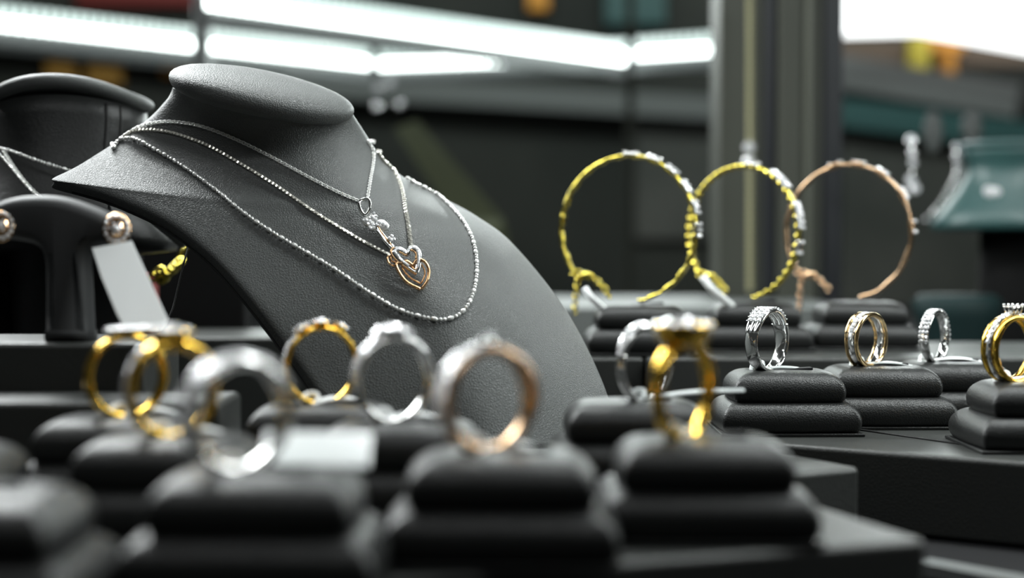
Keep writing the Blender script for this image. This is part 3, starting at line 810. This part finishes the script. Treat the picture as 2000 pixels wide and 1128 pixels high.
# ================================================================== earring stand with tag
ET = W(137, 560, 372)
EO = Vector((ET.x, ET.y, zr(-24.8)))
E = empty('earring_stand', EO, 'matte black T-shaped earring stand with drooping arms at the left edge', 'earring stand')
out_px = [(92, 668), (94, 560), (92, 505), (78, 480), (40, 470), (0, 468), (-30, 478), (-45, 462), (-40, 430), (-10, 402), (30, 386), (80, 381), (130, 385), (180, 400), (225, 420), (252, 441), (252, 466), (235, 480), (205, 478), (186, 486), (178, 510), (180, 560), (184, 668)]
P = catmull([Vector((x, y, 0)) for x, y in out_px], 4)
bm = bmesh.new(); pts = [W(p.x, p.y, 372) for p in P]
NL = 9; layers = []
cen = W(130, 470, 372)
ncount = len(pts)
# inward offset rounding
def inset(pts, amt):
    res = []
    for i in range(ncount):
        a, b = pts[i - 1], pts[(i + 1) % ncount]; t = (b - a); t.y = 0; t.normalize(); nrm = Vector((t.z, 0, -t.x))
        res.append(pts[i] + nrm * amt)
    return res
ar = sum(pts[i].x * pts[(i + 1) % ncount].z - pts[(i + 1) % ncount].x * pts[i].z for i in range(ncount))
sg = -1 if ar > 0 else 1
for k in range(NL):
    a = -PI / 2 + k / (NL - 1) * PI
    ins = 3.2 * (1 - math.cos(a)); dy = 5.2 * math.sin(a)
    layers.append([bm.verts.new((p.x, 372 + dy, p.z)) for p in inset(pts, sg * ins)])
grid_faces(bm, layers, True); 
for L in (layers[0], layers[-1]):
    bm.faces.new(L)
bmesh.ops.triangulate(bm, faces=[f_ for f_ in bm.faces if len(f_.verts) > 4])
M['matte'] = pmat('matte_black_leather', (.030, .031, .032), .55, spec=.35)
mk('t_bar', bm, M['matte'], E, origin=EO)
def halo_earring(px, py, label, tagged, s=1.0):
    c = W(px, py, 372 - 5.8); o = empty('earring', c, label, 'earring', 'halo earrings on the black T stand')
    n = Vector((.15, -1, .18)).normalized(); t, s_, u = frame_of(n); MM = Matrix((s_, u, t)).transposed()
    bm = bmesh.new(); lathe(bm, [(3.0, -.8), (3.9, -.3), (4.1, .2), (3.7, .5)], 24, .88, 1.05, MM); bz = mk('halo', bm, M['rose'], o)
    for k in range(14):
        q = k * 2 * PI / 14; stone(bz, (s_ * math.cos(q) * .88 + u * math.sin(q) * 1.05) * 3.2 + n * .6, n + (s_ * math.cos(q) + u * math.sin(q)) * .3, .58)
    bm = bmesh.new(); lathe(bm, [(1.6, .2), (2.1, .8), (2.1, 1.1)], 20, .9, 1, MM); c2 = mk('centre_bezel', bm, M['rose'], o)
    stone(c2, n * 1.1, n, .95)
    for k in range(6): q = k * PI / 3; stone(c2, (s_ * math.cos(q) + u * math.sin(q)) * 1.45 + n * 1.0, n, .42)
    return o
e1 = halo_earring(228, 447, 'oval diamond halo earring on the right arm of the black T stand', True)
halo_earring(2, 441, 'diamond halo earring cut off by the left edge of the photo', False)
tg = [(180, 484), (256, 470), (266, 492), (326, 622), (318, 640), (242, 638), (228, 612), (198, 540)]
bm = bmesh.new(); fr = [W(x, y, 364.5 - (y - 470) * .085) for x, y in tg]
a = [bm.verts.new(p) for p in fr]; b = [bm.verts.new(p + Vector((0, .5, 0))) for p in fr]
bm.faces.new(a); bm.faces.new(b[::-1])
for i in range(len(a)): bm.faces.new((a[i], a[(i + 1) % len(a)], b[(i + 1) % len(a)], b[i]))
o = W(220, 475, 364.5); t_ = mk('price_tag', bm, M['tagw'], smooth=False, origin=o); t_.location = o * .001
tag(t_, 'blank white tag hanging from the halo earring on the black T stand', 'tag')

# small things seen under the bust, plus an added dark block
bm = bmesh.new(); box(bm, (0, 0, 12.5), (13, 9, 25)); o = mk('box', bm, M['red'], bevel=1); o.location = Vector((W(272, 480, 560).x, 560, 44)) * .001
tag(o, 'dark red box seen through the gap under the large bust', 'box')
bm = bmesh.new(); box(bm, (0, 0, 22), (120, 60, 44)); o = mk('display_riser', bm, M['tray'], bevel=1.5); o.location = Vector((-100, 590, 0)) * .001
tag(o, 'dark block in the gap under the large bust carrying the red box', 'riser')
bm = bmesh.new(); box(bm, (0, 0, 49), (66, 16, 98)); o = mk('added_black_block', bm, M['lining'], bevel=1.5); o.location = Vector((-152, 640, 0)) * .001  # added block, blackens the wall glimpsed through the gap
tag(o, 'tall block added to blacken the gap behind the red box under the large bust', 'block')
KO = W(320, 535, 520); K = empty('bracelet', KO, 'small gold chain bracelet glimpsed under the large bust beside the white tag', 'bracelet')
bm = bmesh.new()
for (x, y, r) in ((300, 540, 2.2), (310, 530, 2.0), (322, 536, 2.2), (334, 528, 2.1), (342, 520, 1.8), (350, 512, 1.8), (318, 545, 2)):
    c = W(x, y, 520); tube(bm, [c + Vector((r * math.cos(q), r * .6 * math.sin(q), r * .8 * math.sin(q + .5))) for q in [k * PI / 6 for k in range(12)]], .75, 6, closed=True)
mk('links', bm, M['lime'], K, origin=KO)
bm = bmesh.new(); tube(bm, [W(345, 505, 522), W(365, 480, 524), W(378, 470, 526)], .9, 6); mk('clasp', bm, M['lime'], K, origin=KO)
bm = bmesh.new(); fr = [W(292, 434, 470), W(330, 440, 470), W(362, 478, 470), W(352, 484, 470)]
a = [bm.verts.new(p) for p in fr]; b = [bm.verts.new(p + Vector((0, 3, 0))) for p in fr]
bm.faces.new(a); bm.faces.new(b[::-1])
for i in range(4): bm.faces.new((a[i], a[(i + 1) % 4], b[(i + 1) % 4], b[i]))
o = W(330, 450, 470); t_ = mk('acrylic_plate', bm, M['grey'], smooth=False, origin=o, bevel=.3); t_.location = o * .001
tag(t_, 'small grey plate tucked under the left rim of the large bust', 'plate')
bm = bmesh.new(); tube(bm, [W(368, 478, 440), W(352, 540, 436), W(338, 600, 430), W(318, 650, 420)], .3, 6)
o = W(350, 560, 392); t_ = mk('thread', bm, M['pad'], origin=o); t_.location = o * .001
tag(t_, 'thin dark nylon thread running down under the bust rim beside the white tag', 'thread')

# ================================================================== bangles
def bangle(pxc, y, label, mat, R, yaw, lean, clusters, style, gap=(-2.3, 2.88), sx=1.0):
    X = (pxc - 1000) * y / F
    base = Vector((X, y, zr(-41) + 18.9)); K = empty('bangle', base, label, 'bangle')
    K.rotation_euler = (math.radians(lean[0]), math.radians(lean[1]), math.radians(yaw))
    bm = bmesh.new(); n = 150
    if style == 'rope':
        sweep_band(bm, R, R, lambda a: 3.2 + .5 * math.sin(a * 44), lambda a: 1.9 + .5 * math.sin(a * 44), a0=gap[0], a1=gap[1], n=420, m=8, p=2.2)
    elif style == 'smooth':
        sweep_band(bm, R, R, 3.0, lambda a: 1.5 + .25 * math.sin(a * 14), a0=gap[0], a1=gap[1], n=150, p=2.6)
    else:
        sweep_band(bm, R, R, lambda a: 3.3 + .35 * math.copysign(1, math.sin(a * 24)), lambda a: 1.6 + .25 * math.copysign(1, math.sin(a * 24)), a0=gap[0], a1=gap[1], n=260, m=8, p=2.6)
    band = mk('band', bm, mat, K)
    for (a0, n_) in clusters:
        bm = bmesh.new(); sweep_band(bm, R + .7, R, 3.9, 1.5, a0=a0 - .09, a1=a0 + .09, n=12, p=2.4); st = mk('stone_plate', bm, mat if style == 'smooth' else M['silver'], K)
        for i in range(n_):
            for o0 in (-1.2, 0, 1.2):
                a = a0 - .075 + .15 * i / max(1, n_ - 1)
                stone(st, Vector((math.sin(a), 0, math.cos(a))) * (R + .9) + Vector((0, o0, R)), (math.sin(a), 0, math.cos(a)), .72)
    # closing chain between the ends of the band
    def pt(a, rr=R): return Vector((math.sin(a) * rr, 0, R + math.cos(a) * rr))
    bm = bmesh.new(); A_ = pt(gap[0]); Bp = pt(gap[1])
    path = catmull([A_, A_.lerp(Bp, .25) + Vector((1, -1, 1.6)), A_.lerp(Bp, .5) + Vector((0, -2, -.2)), Vector((A_.x * .2, -2, .9))], 8)
    P_ = resample(path, 2.3)
    for i, c in enumerate(P_[:-1]):
        t = (P_[i + 1] - c).normalized(); _, s, u = frame_of(t)
        if i % 2: s = u
        big = 1.5 if i in (1, 2) else 1.0
        tube(bm, [c + t * 1.9 * big * .8 * math.cos(q) + s * 1.25 * big * math.sin(q) for q in [k * PI / 5 for k in range(10)]], .42 * big ** .5, 6, closed=True)
    mk('closing_chain', bm, mat, K)
    bm = bmesh.new(); sphere(bm, P_[min(3, len(P_) - 1)] + Vector((0, -1, .5)), 1.9, 12, (1.5, .7, .8)); mk('clasp', bm, mat, K)
    bm = bmesh.new(); c = A_.copy() + Vector((2, 0, 0))
    for i in range(7):
        c = c + Vector((.15 * (-1) ** i, -.5 if i < 3 else 0, -2.0)); s = Vector((1, 0, 0)) if i % 2 else Vector((.2, 1, 0))
        tube(bm, [c + Vector((0, 0, 1.5)) * math.cos(q) + s * 1.05 * math.sin(q) for q in [k * PI / 5 for k in range(10)]], .36, 6, closed=True)
    if style != 'rope': mk('tail_chain', bm, mat, K)
    else: bm.free()
    return K
ZB = -41
stand(49, 545, ZB, 'cushion stand under the leftmost gold bangle beside the bust')
stand(96, 566, ZB, 'cushion stand under the middle rope-edged gold bangle')
stand(141, 577, ZB, 'cushion stand under the rose gold bangle at the right')
bangle(1216, 545, 'yellow gold bangle with diamond clusters standing beside the bust, leftmost of the three', M['lime'], 28.6, -28, (0, 4), [(-.02, 2), (.32, 3), (.62, 3), (.92, 3), (1.22, 3), (1.52, 3)], 'link')
bangle(1445, 566, 'yellow gold rope-edged bangle, middle of the three bangles', M['lime'], 27.4, -45, (0, 2), [(.15, 2), (.6, 4), (.78, 4), (1.2, 4), (1.4, 3), (1.75, 2)], 'rope')
bangle(1648, 577, 'slim rose gold bangle with few diamonds, rightmost of the three bangles', M['bronze'], 27.8, -38, (0, 3), [(-.25, 2), (.12, 3), (.5, 3), (.95, 3), (1.45, 2)], 'smooth')
for (x0, y0, x1, y1, d, lab, ww) in ((1142, 562, 1182, 606, 538, 'narrow pale plastic tag hanging at the leftmost bangle', 2.3), (1372, 540, 1432, 600, 556, 'white curved plastic tag hanging at the middle bangle', 2.6)):
    bm = bmesh.new(); P_ = catmull([W(x0, y0, d), W(x0 * .7 + x1 * .3, y0 * .6 + y1 * .4 , d - 2), W(x0 * .35 + x1 * .65, y0 * .3 + y1 * .7, d - 2), W(x1, y1, d)], 6)
    tube(bm, P_, ww * .55, 8, flat=.35, hint=Vector((0, 1, 0))); c = P_[0].copy()
    o = mk('price_tag', bm, M['tagw'], origin=c); o.location = c * .001; tag(o, lab, 'tag')

# ================================================================== background
def beam(name, p0, p1, h, t, mat, parent=None, zoff=0, bevel=0):
    bm = bmesh.new(); d = p1 - p0; L = d.length; tt = d.normalized(); s = tt.cross(Vector((0, 0, 1))).normalized(); u = s.cross(tt)
    box(bm, (0, 0, 0), (L, t, h), Matrix((tt, s, u)).transposed()); c = (p0 + p1) / 2 + Vector((0, 0, zoff))
    o = mk(name, bm, mat, parent, smooth=False, bevel=bevel); o.location = c * .001
    if parent: o.location = (c - Vector(parent['o'])) * .001
    return o
def led_fixture(p0, p1, label, n_pitch=8.2, h=13):
    c = (p0 + p1) / 2; K = empty('led_strip_light', c, label, 'light', 'lit strips of the showcases behind')
    K['o'] = list(c)
    beam('housing', p0 + Vector((0, 9, 0)), p1 + Vector((0, 9, 0)), h + 16, 8, M['alu'], K, zoff=-2)
    L = (p1 - p0).length; n = int(L / n_pitch); tt = (p1 - p0).normalized(); s = tt.cross(Vector((0, 0, 1))).normalized(); u = s.cross(tt)
    R = Matrix((tt, s, u)).transposed()
    bm = bmesh.new()
    for i in range(n):
        box(bm, (p0 + tt * (i + .5) * L / n) - c, (4.6, 3, h * .62), R)
    o = mk('led_row', bm, M['led'], K, smooth=False)
    bm = bmesh.new()  # reflection of the row in glass, put in as weakly glowing blocks
    for i in range(n):
        box(bm, (p0 + tt * (i + .5) * L / n) - c + Vector((0, 1, h * .85)), (4.6, 3, h * .6), R)
    o = mk('upper_led_reflection', bm, M['ledghost'], K, smooth=False); o['label'] = 'reflection of the lights, put in as a dim glowing row'
    del K['o']
    return K
led_fixture(W(-120, 32, 1080), W(378, 88, 1232), 'long white LED strip at the upper left edge')
led_fixture(W(410, 90, 1240), W(722, 124, 1354), 'white LED strip above the neck cap of the large bust')
led_fixture(W(400, 4, 1010), W(1222, 116, 1330), 'longest white LED strip sloping across the top of the photo')
led_fixture(W(738, 126, 1365), W(1226, 108, 1330), 'white LED strip rising gently to the centre corner', )
led_fixture(W(1242, 106, 1300), W(1398, 96, 1260), 'short white LED strip just left of the tall post')
def bg(name, p0, p1, h, t, mat, label, cat, zoff=0):
    return tag(beam(name, p0, p1, h, t, mat, zoff=zoff), label, cat)
bg('shelf_ledge', W(560, 165, 1880), W(1420, 215, 1880), 30, 36, M['grey'], 'grey shelf ledge under the LED strips behind the bust', 'ledge')
bg('shelf_ledge', W(-100, 78, 1880), W(420, 128, 1880), 17, 36, M['alu'], 'grey shelf ledge under the LED strip at the upper left', 'ledge')
bg('shelf_ledge', W(1560, 130, 1880), W(1980, 200, 1880), 44, 36, M['grey'], 'pale ledge right of the tall post below the bright window', 'ledge')
bg('shelf_ledge', W(1560, 212, 1880), W(2060, 275, 1880), 36, 36, M['teal'], 'teal tinted lower ledge right of the tall post', 'ledge')
# posts
def post(px0, px1, d, mat, label, depth=40, ytop=-60):
    a, b = W(px0, 0, d), W(px1, 0, d); bm = bmesh.new(); box(bm, (0, 0, 210), (b.x - a.x, depth, 420))
    o = mk('showcase_post', bm, mat, bevel=2, smooth=True); o.location = Vector(((a.x + b.x) / 2, d, 0)) * .001
    return tag(o, label, 'post')
KP = empty('showcase_post', Vector(((1488 - 1000) * 850 / F, 850, 0)), 'tall dark olive showcase post with stepped profile right of centre', 'post')
KO = Vector(((1488 - 1000) * 850 / F, 850, 0))
for nm, x0, x1, dy, dp, mt in (('post_core', 1395, 1590, 0, 40, M['post']), ('front_rib', 1500, 1545, -26, 12, M['post']), ('edge_trim', 1548, 1562, -26, 10, M['trim']), ('dark_groove', 1478, 1499, -23, 6, M['postd'])):
    a, b = (x0 - 1000) * 850 / F, (x1 - 1000) * 850 / F
    bm = bmesh.new(); box(bm, Vector(((a + b) / 2, 850 + dy, 210)), (b - a, dp, 420)); mk(nm, bm, mt, KP, origin=KO, bevel=1.2)
post(1592, 1634, 860, M['postd'], 'near-black post joined to the right side of the olive post', 30)
post(384, 412, 1150, M['alu'], 'slim grey post behind the neck cap of the bust', 12)
post(1222, 1238, 1420, M['post'], 'faint slim bar put in for a glass seam reflection where the LED strips meet', 10)  # bar put in for a reflecting glass seam
# hanging gold chain before the post
KO = W(1464, 300, 805); K = empty('necklace', KO, 'long gold chain hanging straight down in front of the olive post', 'necklace')
bm = bmesh.new()
for i in range(92):
    c = W(1465, -20 + i * 6.4, 805); s = Vector((1, 0, 0)) if i % 2 else Vector((.6, .8, 0))
    tube(bm, [c + Vector((0, 0, 1.5)) * math.cos(q) + s * 1.5 * math.sin(q) for q in [k * PI / 4 for k in range(8)]], .75, 5, closed=True)
mk('chain', bm, M['dullgold'], K, origin=KO)
cr_ = None
for y in (288, 316): cr_ = stone(K, W(1463, y, 800) - KO, (0, -1, .2), 3.2)
# bright window panel
bm = bmesh.new(); a, b = W(1640, 66, 1800), W(2180, 66, 1800)
v = [bm.verts.new(p) for p in (W(1642, 68, 1800), W(1800, 64, 1800), W(2000, 100, 1800), W(2200, 135, 1800), W(2200, -200, 1800), W(1590, -200, 1800), W(1590, 5, 1800), W(1640, 25, 1800))]
r_ = bmesh.ops.extrude_face_region(bm, geom=[bm.faces.new(v)]); bmesh.ops.translate(bm, verts=[g for g in r_['geom'] if isinstance(g, bmesh.types.BMVert)], vec=(0, 12, 0))
o = W(1800, 0, 1800); t_ = mk('light_panel', bm, M['panel'], smooth=False, origin=o); t_.location = o * .001
tag(t_, 'large glaring white light panel at the upper right corner', 'light')
def card(px0, py0, px1, py1, d, mat, label, name='box', cat='box', depth=24):
    a, b = W(px0, py0, d), W(px1, py1, d); bm = bmesh.new(); c = (a + b) / 2
    box(bm, (0, 0, 0), (abs(b.x - a.x), depth, abs(a.z - b.z))); o = mk(name, bm, mat, bevel=min(4, abs(a.z - b.z) * .2)); o.location = c * .001
    return tag(o, label, cat)
card(92, 118, 150, 168, 1885, M['amberd'], 'amber box above the dark bust at left, left one of the pair')
card(172, 124, 240, 170, 1885, M['amberd'], 'amber box above the dark bust at left, right one of the pair')
card(318, 96, 384, 150, 1885, M['orange'], 'bright amber box beside the left end of the neck cap')
card(140, 74, 164, 96, 1885, M['yellow'], 'tiny mustard box under the upper left LED strip')
card(150, -70, 380, 14, 1885, M['red'], 'dark red box above the upper left LED strip')
card(1030, -50, 1072, 24, 1885, M['orange'], 'small amber box at the top edge right of centre')
card(970, 178, 1010, 205, 1885, M['yellow'], 'small yellow box under the grey ledge in the middle')
card(1800, 72, 1880, 104, 1885, M['orange'], 'orange box below the glaring light panel')
card(1772, 74, 1812, 140, 1885, M['yellow'], 'mustard strip box left of the orange box', depth=26)
card(1838, 104, 1862, 160, 1885, M['orange'], 'narrow orange box hanging under the larger orange one', depth=26)
card(1560, 6, 1636, 52, 1885, M['teal'], 'dark teal box left of the glaring light panel')
card(1560, 78, 2100, 132, 1894, M['brown'], 'long brown shelf edge beneath the light panel', 'shelf_ledge', 'ledge', 12)
card(1640, 240, 1930, 700, 1894, M['board'], 'dull grey board on the back wall right of the posts', 'back_board', 'board', 12)
card(1240, 236, 1398, 470, 1894, M['board'], 'dull grey board on the back wall left of the tall post', 'back_board', 'board', 12)
card(1180, -30, 1300, 52, 1885, M['teal'], 'dim teal box above the meeting LED strips')
card(100, 30 - 130, 1400, -60, 1885, M['wall'], 'dark header board above the LED strips', 'header_board', 'board')
# leaning olive cloth
bm = bmesh.new(); v = [bm.verts.new(p) for p in (W(770, 250, 1250), W(815, 235, 1250), W(985, 430, 1180), W(1010, 560, 1150), W(820, 560, 1150), W(880, 420, 1200))]
r_ = bmesh.ops.extrude_face_region(bm, geom=[bm.faces.new(v)]); bmesh.ops.translate(bm, verts=[g for g in r_['geom'] if isinstance(g, bmesh.types.BMVert)], vec=(0, 15, 0))
bmesh.ops.triangulate(bm, faces=[f_ for f_ in bm.faces if len(f_.verts) > 4])
o = W(880, 560, 1150); t_ = mk('cloth_drape', bm, M['olive'], smooth=False, origin=o); t_.location = o * .001
tag(t_, 'olive green draped panel leaning behind the shoulder of the bust', 'cloth')
# crystal drops behind the neck
def crystal(pts, d, label, r=3.0, name='earring', cat='earring', wire=None):
    KO = W(*pts[0][:2], d); K = empty(name, KO, label, cat)
    bm = bmesh.new(); P_ = [W(p[0], p[1], d) for p in pts]
    if len(P_) > 1: tube(bm, P_, .6, 6)
    else: sphere(bm, P_[0], 1.4, 8)
    w_ = mk('wire', bm, M['silver'], K, origin=KO)
    for p in pts: stone(w_, W(p[0], p[1], d - 3) - KO, (random.uniform(-.3, .3), -1, random.uniform(.1, .7)), p[2] if len(p) > 2 else r)
    return K
crystal([(738, 172, 3.6), (762, 162, 3.8), (782, 204, 3.2), (735, 208, 3.2)], 1050, 'cluster of crystal drops hanging in the dark right of the neck cap', name='crystal_pendant', cat='pendant')
crystal([(1780, 272, 3.0), (1782, 298, 2.2), (1783, 318, 2.4), (1779, 352, 3.2), (1787, 368, 3.0)], 800, 'hanging string of clear crystals between rose gold bangle and teal bust', name='crystal_pendant', cat='pendant')
crystal([(1868, 286, 2.4), (1868, 306, 2.4), (1872, 326, 2.2), (1864, 350, 1.8), (1850, 375, 1.5), (1830, 405, 1.3), (1808, 428, 1.3)], 820, 'curved string of crystals just left of the teal bust', name='crystal_pendant', cat='pendant')
for (x, y, w_, h_, lab) in ((1822, 258, 16, 34, 'pale oval pendant left of the two above the teal bust'), (1898, 250, 17, 26, 'pale oval pendant directly above the teal bust')):
    bm = bmesh.new(); sphere(bm, (0, 0, 0), 1, 20, (w_ * .40, 3, h_ * .40)); o = mk('oval_pendant', bm, M['grey']); o.location = W(x, y, 900) * .001
    tag(o, lab, 'pendant')
crystal([(1932, 374, 3.4), (1945, 374, 3.0)], 745, 'two bright crystals on the front of the teal bust', name='brooch', cat='brooch')
# necklace bust, the teal cast of its light put into the colour
KO = W(1985, 480, 800); KO.z = 0; K = empty('necklace_bust', KO, 'necklace bust at the right edge with teal light put into its colour', 'display bust')
bm = bmesh.new()
zt = lambda py: W(1985, py, 800).z
lathe(bm, [(30, zt(292)), (31, zt(300)), (27, zt(316)), (28, zt(340)), (33, zt(370)), (42, zt(410)), (47, zt(432)), (47, zt(446)), (44, zt(450))], 48, 1, .7, c=(KO.x, KO.y, 0)); mk('chest_shell', bm, M['teal'], K, origin=KO)
bm = bmesh.new(); lathe(bm, [(28, zt(294)), (32, zt(288)), (32, zt(282)), (28, zt(277))], 48, 1, .7, c=(KO.x, KO.y, 0)); mk('neck_cap', bm, M['teal'], K, origin=KO)
bm = bmesh.new(); lathe(bm, [(26, 0), (22, 20), (20, zt(450))], 32, 1, .7, c=(KO.x, KO.y, 0)); mk('base', bm, M['lining'], K, origin=KO)
# teal stand below, its dimness put into a darker teal
bm = bmesh.new(); lathe(bm, [(12, 0), (14, 20), (22, 42), (24, 50), (20, 54)], 32, 1, .7); o = mk('jewellery_stand', bm, M['tealdim']); o.location = Vector(((1870 - 1000) * 760 / F, 760, 0)) * .001
tag(o, 'teal stand under the teal bust, dimness put into its colour', 'display stand')
# showcase rail at the lower right corner
tag(beam('showcase_rail', W(1800, 1088, 345), W(2080, 1140, 320), 3, 8, M['alu'], zoff=-2), 'pale metal showcase rail at the bottom right corner', 'rail')
